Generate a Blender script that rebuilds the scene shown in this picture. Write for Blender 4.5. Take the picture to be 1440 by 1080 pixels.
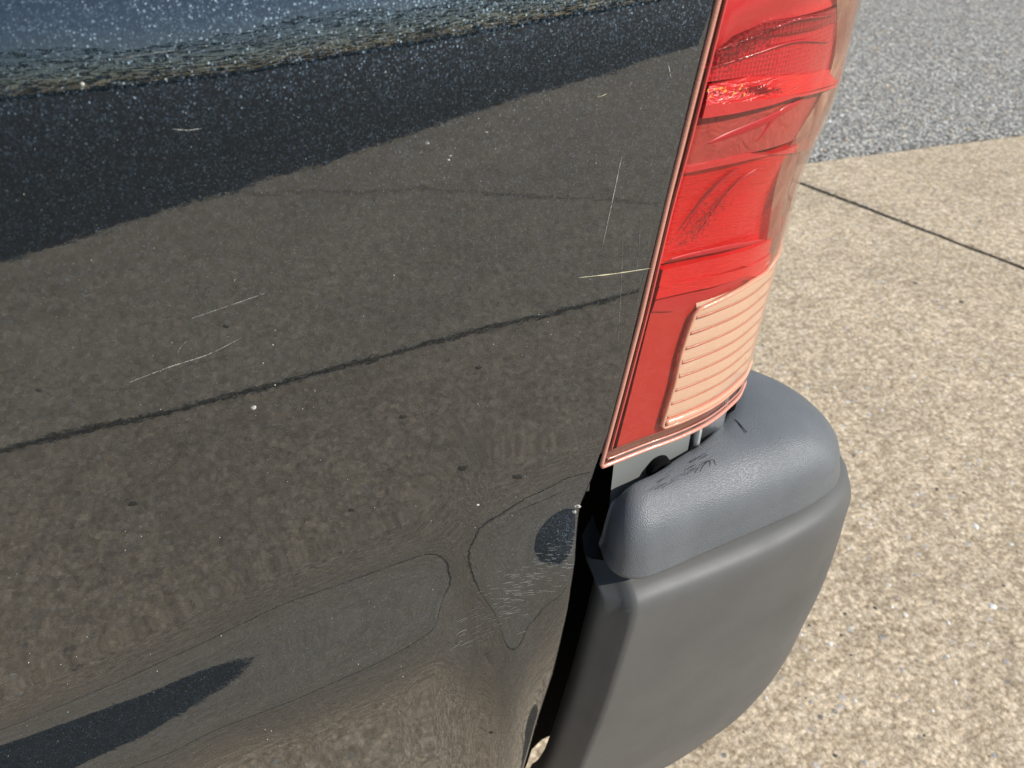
import bpy, math, random
import numpy as np
from math import sin, cos, tan, radians, pi, atan2
from mathutils import Vector, noise
random.seed(7); np.random.seed(7)
S = bpy.context.scene; COL = S.collection
for o in list(bpy.data.objects): bpy.data.objects.remove(o)

# ---------------------------------------------------------------- camera
YAW, PITCH, FPX = radians(20), radians(38), 1100.0
CAM = np.array([0, -.34, 1.15])
cd = bpy.data.cameras.new('camera'); cam = bpy.data.objects.new('camera', cd); COL.objects.link(cam)
cam.location = CAM; cam.rotation_euler = (pi/2-PITCH, 0, -YAW)
cd.sensor_width = 36; cd.lens = 36*FPX/1440; cd.clip_start = .01; cd.clip_end = 2000
cd.dof.use_dof = True; cd.dof.focus_distance = .50; cd.dof.aperture_fstop = 13
S.camera = cam
# ---------------------------------------------------------------- light
SUN = Vector((.60, -.62, .72)).normalized()
w = bpy.data.worlds.new('World'); S.world = w; w.use_nodes = True
nt = w.node_tree; nt.nodes.clear()
sky = nt.nodes.new('ShaderNodeTexSky'); sky.sky_type = 'NISHITA'; sky.sun_disc = False
sky.dust_density = .4; sky.air_density = 1.2; sky.sun_elevation = math.asin(SUN.z); sky.sun_rotation = atan2(SUN.x, SUN.y)
bg = nt.nodes.new('ShaderNodeBackground'); bg.inputs[1].default_value = .09
wo = nt.nodes.new('ShaderNodeOutputWorld')
nt.links.new(sky.outputs[0], bg.inputs[0]); nt.links.new(bg.outputs[0], wo.inputs[0])
sl = bpy.data.lights.new('sun', 'SUN'); sl.energy = 4.2; sl.angle = radians(.53); sl.color = (1, .955, .88)
so = bpy.data.objects.new('sun', sl); COL.objects.link(so)
so.rotation_euler = SUN.to_track_quat('Z', 'Y').to_euler(); so.location = SUN*20
S.view_settings.view_transform = 'Standard'; S.view_settings.look = 'None'
S.view_settings.exposure = 0.35; S.view_settings.gamma = 1
S.cycles.max_bounces = 10; S.cycles.transparent_max_bounces = 16
S.cycles.sample_clamp_indirect = 6

# ---------------------------------------------------------------- sight lines in the truck's own units (1 unit = 0.85 m)
K, Z0 = .85, .0926
C = np.array([0, -.40, 1.244])
F = np.array([sin(YAW)*cos(PITCH), cos(YAW)*cos(PITCH), -sin(PITCH)])
R = np.array([cos(YAW), -sin(YAW), 0]); U = np.cross(R, F)
def ray(x, y): return F+(x-720)/FPX*R+(540-y)/FPX*U
def PY(x, y, Y=0): d = ray(x, y); return C+d*(Y-C[1])/d[1]
def PZ(x, y, Z): d = ray(x, y); return C+d*(Z-C[2])/d[2]
def G(x, y): d = ray(x, y); return CAM-d*CAM[2]/d[2]          # point of the ground, metres
def GM(x, y): q = PY(x, y); q = q*K+np.array([0, 0, Z0]); d = q-CAM; r = d*np.array([1, -1, 1]); return q-r*q[2]/r[2]
def pr(P):
    v = np.asarray(P)-C; ww = v@F
    return np.stack([720+FPX*(v@R)/ww, 540-FPX*(v@U)/ww], -1)
def rs(P, n=80):
    P = np.array(P, float)
    t = np.r_[0, np.cumsum(np.linalg.norm(np.diff(P, axis=0), axis=1))]; t /= t[-1]
    m = np.gradient(P, t, axis=0); o = []
    for a in np.linspace(0, 1, n):
        i = min(np.searchsorted(t, a, side='right')-1, len(t)-2); h = t[i+1]-t[i]; s = (a-t[i])/h
        o.append((2*s**3-3*s*s+1)*P[i]+(s**3-2*s*s+s)*h*m[i]+(-2*s**3+3*s*s)*P[i+1]+(s**3-s*s)*h*m[i+1])
    return np.array(o)
def off(P, d):
    T = np.gradient(P, axis=0); T /= np.linalg.norm(T, axis=1)[:, None]
    return P+np.c_[T[:, 1], -T[:, 0]]*np.asarray(d).reshape(-1, 1)

# ---------------------------------------------------------------- material helpers
class Mat:
    def __init__(s, name):
        s.m = bpy.data.materials.new(name); s.m.use_nodes = True; s.n = s.m.node_tree.nodes; s.l = s.m.node_tree.links
        s.b = s.n['Principled BSDF']; s.tc = s.n.new('ShaderNodeTexCoord')
    def set(s, **k):
        for a, v in k.items():
            i = s.b.inputs[a.replace('_', ' ')]
            if hasattr(v, 'is_linked') or isinstance(v, bpy.types.NodeSocket): s.l.new(v, i)
            else: i.default_value = (*v, 1) if isinstance(v, tuple) and len(v) == 3 and i.type == 'RGBA' else v
        return s
    def node(s, t, ins=None, **k):
        n = s.n.new('ShaderNode'+t)
        for a, v in k.items(): setattr(n, a, v)
        for a, v in (ins or {}).items():
            if isinstance(v, bpy.types.NodeSocket): s.l.new(v, n.inputs[a])
            else: n.inputs[a].default_value = v
        return n
    def noise(s, sc, det=4, rough=.55, vec=None, dist=0):
        return s.node('TexNoise', {'Vector': vec or s.tc.outputs['Object'], 'Scale': sc, 'Detail': det, 'Roughness': rough, 'Distortion': dist}).outputs['Fac']
    def voro(s, sc, feat='F1', vec=None, rnd=1):
        return s.node('TexVoronoi', {'Vector': vec or s.tc.outputs['Object'], 'Scale': sc, 'Randomness': rnd}, feature=feat)
    def ramp(s, f, *st, mode='LINEAR'):
        r = s.node('ValToRGB', {'Fac': f}); e = r.color_ramp.elements; r.color_ramp.interpolation = mode
        while len(e) < len(st): e.new(.5)
        for q, (p_, c) in zip(e, st): q.position = p_; q.color = (*c, 1) if isinstance(c, tuple) else (c, c, c, 1)
        return r.outputs[0]
    def mix(s, f, a, b, bt='MIX'):
        n = s.node('Mix', data_type='RGBA', blend_type=bt)
        for i, v in ((0, f), (6, a), (7, b)):
            if isinstance(v, bpy.types.NodeSocket): s.l.new(v, n.inputs[i])
            else: n.inputs[i].default_value = (*v, 1) if isinstance(v, tuple) else v
        return n.outputs[2]
    def math(s, op, a, b=0.):
        n = s.node('Math', operation=op)
        for i, v in ((0, a), (1, b)):
            if isinstance(v, bpy.types.NodeSocket): s.l.new(v, n.inputs[i])
            else: n.inputs[i].default_value = v
        return n.outputs[0]
    def bump(s, h, st, dist=.001, nrm=None):
        d = {'Height': h, 'Strength': st, 'Distance': dist}
        if nrm: d['Normal'] = nrm
        return s.node('Bump', d).outputs[0]
    def stretch(s, v):
        return s.node('Mapping', {'Vector': s.tc.outputs['Object'], 'Scale': v}).outputs[0]

# metallic flake paint under clear coat
P = Mat('black_metallic_paint')
wn = P.node('TexWhiteNoise', {'Vector': P.voro(1600).outputs['Position']}, noise_dimensions='3D')
v1 = P.voro(1600)
tiltv = P.node('VectorMath', {0: v1.outputs['Color'], 1: (.5, .5, .5)}, operation='SUBTRACT').outputs[0]
tilts = P.node('VectorMath', {0: tiltv, 'Scale': .55}, operation='SCALE').outputs[0]
geo = P.node('NewGeometry')
nadd = P.node('VectorMath', {0: geo.outputs['Normal'], 1: tilts}, operation='ADD').outputs[0]
nn = P.node('VectorMath', {0: nadd}, operation='NORMALIZE').outputs[0]
v2 = P.voro(1000)
sep = P.node('SeparateColor', {0: v2.outputs['Color']})
spark = P.ramp(sep.outputs[0], (.965, 0.), (.99, 1.))
spark = P.math('MULTIPLY', spark, P.ramp(v2.outputs['Distance'], (.25, 1.), (.5, 0.)))
tint = P.mix(.35, (1, 1, 1), v2.outputs['Color'])
fl = P.ramp(P.node('SeparateColor', {0: v1.outputs['Color']}).outputs[2], (0, (.013, .019, .025)), (.6, (.023, .031, .039)), (1, (.048, .063, .075)))
bc = P.mix(spark, fl, P.mix(1, tint, (.17, .20, .19), 'MULTIPLY'))
dirt = P.ramp(P.noise(9, 6, .7, P.stretch((1, 1, 3))), (.5, 0.), (.85, .3))
P.set(Coat_Tint=(.88, .94, 1.), Base_Color=bc, Metallic=.9, Roughness=.42, Normal=nn, Coat_Weight=1.0, Coat_IOR=2.1, Coat_Roughness=P.math('ADD', P.math('MULTIPLY', dirt, .10), .022))
peel = P.math('ADD', P.noise(95, 2, .5), P.math('MULTIPLY', P.noise(260, 2, .6), .35))
P.l.new(P.bump(peel, .026, .0006), P.b.inputs['Coat Normal'])

PL = Mat('textured_grey_plastic')
PL.set(Base_Color=PL.ramp(PL.noise(14, 5, .6), (.3, (.095, .105, .115)), (.75, (.135, .145, .155))), Roughness=PL.ramp(PL.noise(30, 3), (.3, .40), (.7, .52)), Specular_IOR_Level=.6,
       Normal=PL.bump(PL.voro(1150).outputs['Distance'], .42, .0007))
PS = Mat('smooth_grey_plastic')
PS.set(Base_Color=PS.ramp(PS.noise(8, 5, .6), (.3, (.082, .083, .082)), (.75, (.112, .112, .109))), Roughness=PS.ramp(PS.noise(20, 4), (.3, .52), (.7, .62)), Specular_IOR_Level=.5,
       Normal=PS.bump(PS.noise(1500, 2), .12, .0004))
BK = Mat('black_plastic'); BK.set(Base_Color=(.004, .004, .0045), Roughness=.85, Specular_IOR_Level=.08)
PM = Mat('grey_primer_metal'); PM.set(Base_Color=(.30, .31, .30), Metallic=.3, Roughness=.28, Coat_Weight=.6)
MT = Mat('scuffed_steel'); MT.set(Base_Color=(.45, .46, .47), Metallic=.9, Roughness=.25)
def red(name, c, rough=.35, coat=.5, sss=0., bumpn=None):
    m = Mat(name); m.set(Base_Color=c, Roughness=rough, Coat_Weight=coat*.7, Coat_Roughness=.05, Specular_IOR_Level=.35)
    if sss: m.set(Subsurface_Weight=sss, Subsurface_Radius=(.02, .004, .003), Subsurface_Scale=.5)
    if bumpn: m.set(Normal=bumpn(m))
    return m
RM = red('matte_red_plastic', (.42, .022, .016), .5, .3)
RB = red('bright_red_lens', (.58, .003, .005), .22, .6, 0, lambda m: m.bump(m.noise(60, 3, .5, m.stretch((1, 1, 5)), 2.5), .5, .002))
RD = red('deep_red_lens', (.30, .006, .012), .25, .6, 0, lambda m: m.bump(m.voro(330, rnd=.15).outputs['Distance'], .8, .0015))
RP = red('frosted_red_lens', (.56, .032, .035), .30, .6, 0, lambda m: m.bump(m.noise(40, 3, .5, None, 1.5), .4, .002))
def peach_(): pass
def peach(n, c, r): return red(n, c, r, .8, 0, lambda m: m.bump(m.noise(90, 3, .6, m.stretch((1, 1, 6)), 1.5), .35, .001))
PE = peach('peach_clear_plastic', (.66, .33, .22), .2)
PR = peach('pink_rim_plastic', (.60, .27, .20), .25)
GB = red('brown_channel', (.17, .075, .055), .3, .5)
MR = Mat('faceted_mirror'); mv = MR.voro(75, vec=MR.stretch((1, 1, 2.2)))
MR.set(Base_Color=MR.ramp(MR.node('SeparateColor', {0: mv.outputs['Color']}).outputs[0], (.2, (.62, .46, .30)), (.5, (.72, .60, .44)), (.8, (.90, .84, .80)), (.95, (.50, .42, .44))), Metallic=.6, Roughness=.2, Normal=MR.bump(MR.noise(70, 2, .5, MR.stretch((1, 1, 2)), 3), .9, .006))
# clear outer lens: thin plastic, reflects by Fresnel and lets light through
CL = Mat('clear_lens'); CL.n.remove(CL.b)
tr = CL.node('BsdfTransparent', {'Color': (1, .93, .91, 1)}); gl = CL.node('BsdfGlossy', {'Color': (1, 1, 1, 1), 'Roughness': .03})
cn = CL.bump(CL.noise(30, 2, .5), .25, .002); CL.l.new(cn, gl.inputs['Normal'])
bf = CL.node('NewGeometry').outputs['Backfacing']; fr = CL.node('Fresnel', {'IOR': CL.math('ADD', 1.47, CL.math('MULTIPLY', bf, 1/1.47-1.47)), 'Normal': cn}); mx = CL.node('MixShader', {0: fr.outputs[0], 1: tr.outputs[0], 2: gl.outputs[0]})
CL.l.new(mx.outputs[0], CL.n['Material Output'].inputs[0])

def concrete(name, gain, warm):
    CO = Mat(name)
    big = CO.noise(2.2, 4, .6); fine = CO.noise(150, 5, .8); mid = CO.noise(52, 3, .6)
    c1 = CO.ramp(CO.math('ADD', CO.math('MULTIPLY', fine, .66), CO.math('MULTIPLY', mid, .34)), (.34, (.14, .11, .07)), (.45, (.33, .27, .185)), (.52, (.48, .41, .30)), (.60, (.62, .55, .42)), (.70, (.78, .71, .57)))
    c1 = CO.mix(1, c1, CO.ramp(big, (.3, tuple(.88*gain*q for q in warm)), (.7, tuple(1.1*gain*q for q in warm))), 'MULTIPLY')
    c1 = CO.mix(1, c1, CO.ramp(CO.noise(14, 4, .65), (.35, (.86, .85, .82)), (.65, (1.08, 1.08, 1.08))), 'MULTIPLY')
    pv = CO.voro(75); ps = CO.node('SeparateColor', {0: pv.outputs['Color']})
    pm = CO.math('MULTIPLY', CO.ramp(ps.outputs[0], (.90, 0.), (.93, 1.)), CO.ramp(pv.outputs['Distance'], (.28, 1.), (.45, 0.)))
    c1 = CO.mix(CO.math('MULTIPLY', pm, .8), c1, CO.ramp(ps.outputs[1], (0, (.10, .10, .10)), (.25, (.36, .36, .38)), (.6, (.62, .62, .62)), (1, (.62, .45, .30))))
    gv = CO.voro(118); gs_ = CO.node('SeparateColor', {0: gv.outputs['Color']})
    c1 = CO.mix(.62, c1, CO.mix(1, CO.ramp(gs_.outputs[0], (0, (.62, .60, .56)), (.5, (1., 1., 1.)), (1, (1.38, 1.36, 1.30))), CO.ramp(gv.outputs['Distance'], (.35, (1.08, 1.08, 1.08)), (.75, (.70, .68, .64))), 'MULTIPLY'), 'MULTIPLY')
    CO.set(Base_Color=c1, Roughness=.9, Normal=CO.bump(CO.math('SUBTRACT', CO.math('ADD', fine, CO.math('MULTIPLY', pm, .3)), CO.math('MULTIPLY', gv.outputs['Distance'], .5)), .45, .005)); return CO
CO = concrete('washed_concrete', 1.16, (1.03, .985, .99)); CF = concrete('pale_concrete', 1.24, (1, 1., 1.05))
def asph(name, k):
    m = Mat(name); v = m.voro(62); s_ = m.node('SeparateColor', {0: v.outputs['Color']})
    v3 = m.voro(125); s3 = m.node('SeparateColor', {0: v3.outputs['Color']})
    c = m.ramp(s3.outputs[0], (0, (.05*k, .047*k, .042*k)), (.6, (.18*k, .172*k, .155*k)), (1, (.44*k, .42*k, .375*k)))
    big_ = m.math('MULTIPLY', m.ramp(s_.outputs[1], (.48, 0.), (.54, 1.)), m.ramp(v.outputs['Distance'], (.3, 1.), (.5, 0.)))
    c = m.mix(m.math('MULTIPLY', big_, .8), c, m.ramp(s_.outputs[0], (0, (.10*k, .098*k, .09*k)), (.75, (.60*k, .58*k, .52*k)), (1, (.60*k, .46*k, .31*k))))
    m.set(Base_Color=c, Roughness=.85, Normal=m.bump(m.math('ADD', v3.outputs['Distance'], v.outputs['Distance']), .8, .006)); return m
AS = asph('worn_grey_asphalt', 1.35); AD = asph('shaded_asphalt', .16)  # second asphalt is darkened: shade on the ground put into its colour
DI = Mat('joint_dirt'); DI.set(Base_Color=DI.ramp(DI.noise(90, 5, .7), (.35, (.012, .013, .011)), (.7, (.045, .043, .034))), Roughness=.95)
def plain(n, c, r=.6): m = Mat(n); m.set(Base_Color=c, Roughness=r); return m
def worn(n, c):
    m = Mat(n); m.set(Base_Color=c, Roughness=.5, Alpha=m.ramp(m.noise(420, 3, .7), (.38, .15), (.58, 1.))); return m
RK = plain('faint_rub', (.20, .20, .185), .5)
WS = worn('pale_scratch', (.50, .49, .45)); WT = worn('white_speck', (.60, .58, .53)); YS = plain('straw', (.6, .55, .36))
DS = plain('dark_speck', (.012, .012, .011))
ST = [plain('white_stone', (.72, .70, .66), .8), plain('grey_stone', (.30, .31, .33), .8), plain('tan_stone', (.52, .40, .26), .8), plain('dark_stone', (.07, .065, .06), .8)]

# ---------------------------------------------------------------- object helpers
def tag(o, label=None, cat=None, kind=None, group=None):
    if label: o['label'] = label
    if cat: o['category'] = cat
    if kind: o['kind'] = kind
    if group: o['group'] = group
    return o
def obj(name, V, Fc, m, parent=None, smooth=True, truck=True, mids=None):
    V = np.asarray(V, float).reshape(-1, 3)
    if truck: V = V*K+np.array([0, 0, Z0])
    me = bpy.data.meshes.new(name); me.from_pydata(V.tolist(), [], [tuple(int(i) for i in f) for f in Fc]); me.update()
    for q in (m if isinstance(m, list) else [m]): me.materials.append(q.m)
    if smooth: me.polygons.foreach_set('use_smooth', [True]*len(me.polygons))
    if mids is not None: me.polygons.foreach_set('material_index', mids)
    o = bpy.data.objects.new(name, me); COL.objects.link(o)
    if parent: o.parent = parent
    return o
def gridf(nr, nc, flip=False, wrap=False):
    r, c = np.meshgrid(np.arange(nr-1), np.arange(nc if wrap else nc-1), indexing='ij'); c2 = (c+1) % nc
    q = np.stack([r*nc+c, r*nc+c2, (r+1)*nc+c2, (r+1)*nc+c], -1).reshape(-1, 4)
    return q[:, ::-1] if flip else q
def grid(name, A, m, parent, flip=False, **k):
    nr, nc = A.shape[:2]; return obj(name, A.reshape(-1, 3), gridf(nr, nc, flip), m, parent, **k)
def box(c, s):
    c = np.array(c); s = np.array(s)/2
    V = [c+s*np.array(q) for q in ((-1,-1,-1),(1,-1,-1),(1,1,-1),(-1,1,-1),(-1,-1,1),(1,-1,1),(1,1,1),(-1,1,1))]
    return V, [(3,2,1,0),(4,5,6,7),(0,1,5,4),(1,2,6,5),(2,3,7,6),(3,0,4,7)]
def bevel(o, w_, n=3):
    b = o.modifiers.new('bevel', 'BEVEL'); b.width = w_; b.segments = n; b.limit_method = 'ANGLE'; return o
def tube(P3, r, n=10, cap=True):
    P3 = np.array(P3, float); V = []; Fc = []
    rr = np.broadcast_to(r, (len(P3),))
    for i, p_ in enumerate(P3):
        t = Vector(P3[min(i+1, len(P3)-1)]-P3[max(i-1, 0)]).normalized(); a = t.orthogonal() if i == 0 else (a-t*a.dot(t)); a.normalize(); b = t.cross(a)
        for k in range(n): th = 2*pi*k/n; V.append(p_+rr[i]*(cos(th)*np.array(a)+sin(th)*np.array(b)))
    Fc = [tuple(q) for q in gridf(len(P3), n, wrap=True)]
    if cap: Fc += [tuple(range(n))[::-1], tuple(range((len(P3)-1)*n, len(P3)*n))]
    return V, Fc
def solid(name, outline, y0, y1, m, parent, **k):
    """prism of an (x, z) outline between two depths"""
    n = len(outline); V = [(x, y0, z) for x, z in outline]+[(x, y1, z) for x, z in outline]
    Fc = [tuple(range(n)), tuple(range(2*n-1, n-1, -1))]+[(i, i+n, (i+1) % n+n, (i+1) % n) for i in range(n)]
    return obj(name, V, Fc, m, parent, smooth=False, **k)

# ================================================================ GROUND
def jag(a, b, n, amp, seed):
    a = np.array(a, float); b = np.array(b, float); out = []
    for i in range(n+1):
        t = i/n; p_ = a+(b-a)*t; d = (b-a)/np.linalg.norm(b-a)
        e = amp*(noise.noise(Vector((i*.31, seed, 0)))+.8*noise.noise(Vector((i*.93, seed, 5))))*(0 if i in (0, n) else 1)
        out.append(p_+np.array([-d[1], d[0]])*e)
    return out
def slab(bot, top_, parent, m=60, mat=None, th=.09, bv=.004):
    """slab between a lower and an upper edge of equal point counts; arris worn down by bv"""
    Bt, Tp = np.array(bot), np.array(top_); n = len(Bt); w_ = np.r_[0, np.linspace(bv/2, 1-bv/2, m), 1]
    A_ = Bt[None]*(1-w_[:, None, None])+Tp[None]*w_[:, None, None]; r_ = np.array([noise.noise(Vector((i*1.7, n*.1, 3))) for i in range(len(w_))])*.008
    A_[1:-1, 0, 0] += r_[1:-1]; A_[1:-1, -1, 0] += r_[1:-1]
    Zs = np.zeros(A_.shape[:2]); Zs[0] = Zs[-1] = -bv; Zs[:, 0] = Zs[:, -1] = -bv
    V_ = np.concatenate([A_, Zs[..., None]], 2).reshape(-1, 3); F_ = [tuple(f) for f in gridf(len(w_), n)]
    V_ = list(V_); k_ = n*len(w_); ring_ = [*range(n), *[i*n+n-1 for i in range(1, len(w_))], *[(len(w_)-1)*n+j for j in range(n-2, -1, -1)], *[i*n for i in range(len(w_)-2, 0, -1)]]
    V_ += [V_[i]-np.array([0, 0, th]) for i in ring_]; F_ += [(ring_[i], k_+i, k_+(i+1) % len(ring_), ring_[(i+1) % len(ring_)]) for i in range(len(ring_))]
    return obj('concrete_slab', V_, F_, mat or CO, parent, smooth=False, truck=False)
base = obj('ground', *((lambda s_: ([(-s_, -s_, -.03), (s_, -s_, -.03), (s_, s_, -.03), (-s_, s_, -.03)], [(0, 1, 2, 3)]))(700)), DI, truck=False, smooth=False); tag(base, kind='structure')
# measured lines: far joint, asphalt edge, and (from the paint's reflection) the joint and edge on the near side
e0, e1 = G(1140, 228), G(1440, 189); j0, j1 = G(1125, 255), G(1440, 375)
m0, m1 = GM(0, 635), GM(890, 412); n0, n1 = GM(0, 366), GM(960, 70)
def line(a, b):
    k_ = (b[1]-a[1])/(b[0]-a[0]); return lambda x: a[1]+k_*(x-a[0])
FE, NJ, NE = line(e0, e1), line(m0, m1), line(n0, n1)
print('far edge', e0, e1, 'joint', j0, j1, 'near joint', m0, m1, 'near edge', n0, n1)
jd = (j1-j0)[:2]/(j1-j0)[1]
def jx(y): return j0[0]+jd[0]*(y-j0[1])
apron = tag(obj('concrete_apron', [(-14, -5, -.012), (16, -5, -.012), (16, 4, -.012), (-14, 4, -.012)], [(0, 1, 2, 3)], DI, truck=False, smooth=False), kind='structure')
g = .0068
def row(fn, x0, x1, o, n, amp, seed): return jag((x0, fn(x0)+o), (x1, fn(x1)+o), n, amp, seed)
xa = jx(FE(jx(2))); xb = jx(NJ(3))
slab(row(NJ, -6, xb-.014, g, 700, .003, 1), row(FE, -6, xa-.014, 0, 700, .006, 3), apron)
slab(row(NJ, xb+.008, 9, g, 300, .003, 4), row(FE, xa+.008, 9, 0, 300, .006, 5), apron)
slab([(-12, NJ(-12)+.01), (-6.015, NJ(-6)+.01)], [(-12, FE(-12)), (-6.015, FE(-6))], apron)
# far side of the near joint: split by a wandering crack
ck = [GM(*q)[:2] for q in [(330, 264), (400, 268), (550, 268), (700, 270), (820, 280), (930, 290)]]
x0c = ck[0][0]-.12; xc_ = np.linspace(x0c, 2.6, 300)
cy = np.interp(xc_, [x0c]+[c_[0] for c_ in ck]+[1.9, 2.6], [NE(x0c)]+[c_[1] for c_ in ck]+[ck[-1][1]+.25, NJ(2.6)-.03])
cy = np.array([max(y+.02*noise.noise(Vector((x*9, 3, 0)))+.008*noise.noise(Vector((x*40, 1, 0))), NE(x)+.012) for x, y in zip(xc_, cy)])
slab(row(NE, -6, x0c-.003, 0, 200, .004, 9)+[(x, y+.0035) for x, y in zip(xc_, cy)], row(NJ, -6, 2.6, -g, 500, .003, 7), apron, mat=CF)
slab([(x, NE(x)) for x in xc_], [(x, y-.0035) for x, y in zip(xc_, cy)], apron, mat=CF)
slab(row(NE, 2.61, 9, 0, 100, .004, 8), row(NJ, 2.61, 9, -g, 100, .004, 8), apron, mat=CF)
# asphalt beyond both edges, the near one with shade painted in
ae = row(FE, -14, 18, .004, 600, .010, 11); V = [(x, y, -.004) for x, y in ae]+[(x*40 if abs(x) > 13 else x*30, 400, -.004) for x, y in ae]
n_ = len(ae); road = tag(obj('asphalt_road', V, [(i, i+1, i+1+n_, i+n_) for i in range(n_-1)], AS, truck=False, smooth=False), kind='structure')
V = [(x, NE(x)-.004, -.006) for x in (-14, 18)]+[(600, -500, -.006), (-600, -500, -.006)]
tag(obj('shaded_asphalt_road', V, [(3, 2, 1, 0)], AD, truck=False, smooth=False), kind='structure')

# trees added beyond the shaded asphalt to mask the bright horizon mirrored in the paint
LF = Mat('tree_leaves'); LF.n.remove(LF.b); lc = LF.ramp(LF.noise(.6, 3), (.35, (.045, .060, .035)), (.7, (.09, .115, .065)))
ld, lt = LF.node('BsdfDiffuse', {'Color': lc}), LF.node('BsdfTranslucent', {'Color': lc}); lm = LF.node('MixShader', {0: .5, 1: ld.outputs[0], 2: lt.outputs[0]}); LF.l.new(lm.outputs[0], LF.n['Material Output'].inputs[0])
V = []; Fc = []
for _ in range(42000):
    x = random.uniform(-70, 110); h_ = 9.5+2.2*noise.noise(Vector((x*.11, 0, 0)))+.8*noise.noise(Vector((x*.5, 2, 0))); h_ *= 1.35; z = random.uniform(0, 1)**(1.7 if _ % 4 else 7)*h_; b = len(V); r_ = random.uniform(.18, .42)
    c_ = np.array([x, -62+random.uniform(-2, 2)*(1.1-z/h_), z]); u_ = np.random.normal(size=3); u_ /= np.linalg.norm(u_); v_ = np.cross(u_, np.random.normal(size=3)); v_ /= np.linalg.norm(v_)
    V += [c_-u_*r_, c_-v_*r_*.6, c_+u_*r_, c_+v_*r_*.6]; Fc.append((b, b+1, b+2, b+3))
tag(obj('horizon_mask_trees', V, Fc, LF, truck=False, smooth=False), 'added distant row of leafy trees masking the bright horizon mirrored in the black paint', 'trees', kind='stuff')

# loose chips and embedded pebbles
def stones(name, pts, mat, rng, parent=None, flat=.5):
    V = []; Fc = []
    for x, y, z, r in pts:
        b = len(V); n = 6; a0 = random.random()*6; sx = random.uniform(.7, 1.5); th = random.random()*3
        for rr, h in ((1., 0), (.72, flat*.8), (.0, flat)):
            if rr == 0: V.append((x, y, z+r*h)); continue
            for k in range(n):
                a = a0+2*pi*k/n; q = rr*r*random.uniform(.75, 1.2); u, v_ = q*cos(a)*sx, q*sin(a)
                V.append((x+u*cos(th)-v_*sin(th), y+u*sin(th)+v_*cos(th), z+r*h*random.uniform(.7, 1.1)))
        for k in range(n):
            j = (k+1) % n; Fc += [(b+k, b+j, b+n+j, b+n+k), (b+n+k, b+n+j, b+2*n)]
    return obj(name, V, Fc, mat, parent, smooth=False, truck=False)
px_st = [(1372, 740, .011, 0, 'white stone chip right of the bumper step, higher of the two big white ones'), (1396, 853, .013, 0, 'long white stone chip near the right edge of the photo, largest of the chips'),
         (1274, 865, .009, 0, 'pale chip on the concrete, left of the long white chip'), (1168, 905, .009, 0, 'white chip closest to the lower flank of the bumper, on the sunlit concrete'),
         (1183, 893, .007, 3, 'dark chip touching the pale ones beside the bumper flank'), (1272, 818, .006, 3, 'small black chip on the concrete, above the pale chip'),
         (1287, 398, .011, 3, 'dark flat chip on the concrete below the slab joint, left of a bigger one'), (1352, 425, .013, 3, 'larger dark flat chip below the slab joint near the right edge'),
         (1326, 432, .009, 1, 'blue grey chip between the two dark flat chips'), (1230, 252, .009, 3, 'dark speck of stone above the slab joint near the tail light'),
         (1174, 254, .009, 0, 'white chip at the start of the slab joint beside the tail light'), (1418, 700, .007, 2, 'tan chip at the right edge of the photo, above the big white chips'),
         (1398, 1062, .007, 1, 'grey chip in the bottom right corner of the photo'), (1420, 980, .010, 2, 'cream coloured chip at the right edge, low in the photo')]
for a, b, r, k_, lb in px_st:
    q = G(a, b); s_ = stones('loose_stone', [(0, 0, 0, r*.7)], ST[k_], 0, flat=.35); s_.location = (q[0], q[1], -.001)
    tag(s_, lb, 'stone', group='stone chips scattered on the concrete')
def scat(n, fx, fy, rmin, rmax, z):
    return [(random.uniform(*fx), random.uniform(*fy), z, random.uniform(rmin, rmax)) for _ in range(n)]
for k_, (mt, n1_) in enumerate(zip(ST, (200, 300, 320, 200))):
    pts = [q for q in scat(n1_*4, (.3, 4.2), (-.4, 1.95), .0015, .0042, -.0008) if q[1] < FE(q[0])-.02]
    tag(stones('grit', pts, mt, 0), f'{["white","grey","tan","dark"][k_]} grit sprinkled over the concrete', 'grit', kind='stuff')
pts = [(x, y, -.006, r) for x, y, z, r in scat(5000, (1.2, 5.5), (1.9, 4.6), .004, .009, 0) if y > FE(x)+.02]
for k_ in range(3): tag(stones('asphalt_aggregate', pts[k_::4] if k_ else pts[0::4]+pts[3::8], [ST[1], ST[0], ST[2]][k_], 0, flat=.7), f'{["grey","white","tan"][k_]} stones standing proud of the worn asphalt', 'gravel', kind='stuff')
tag(stones('roadside_litter', [(x, FE(x)+random.uniform(-.01, .05), -.003, random.uniform(.003, .006)) for x in np.random.uniform(1.5, 5, 260)], ST[3], 0), 'dark grit gathered along the asphalt edge', 'grit', kind='stuff')

# ================================================================ TRUCK
truck = bpy.data.objects.new('pickup_truck', None); COL.objects.link(truck)
tag(truck, 'black metallic pickup truck with red tail light, grey plastic bumper and a dented bed side', 'pickup truck')

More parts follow.
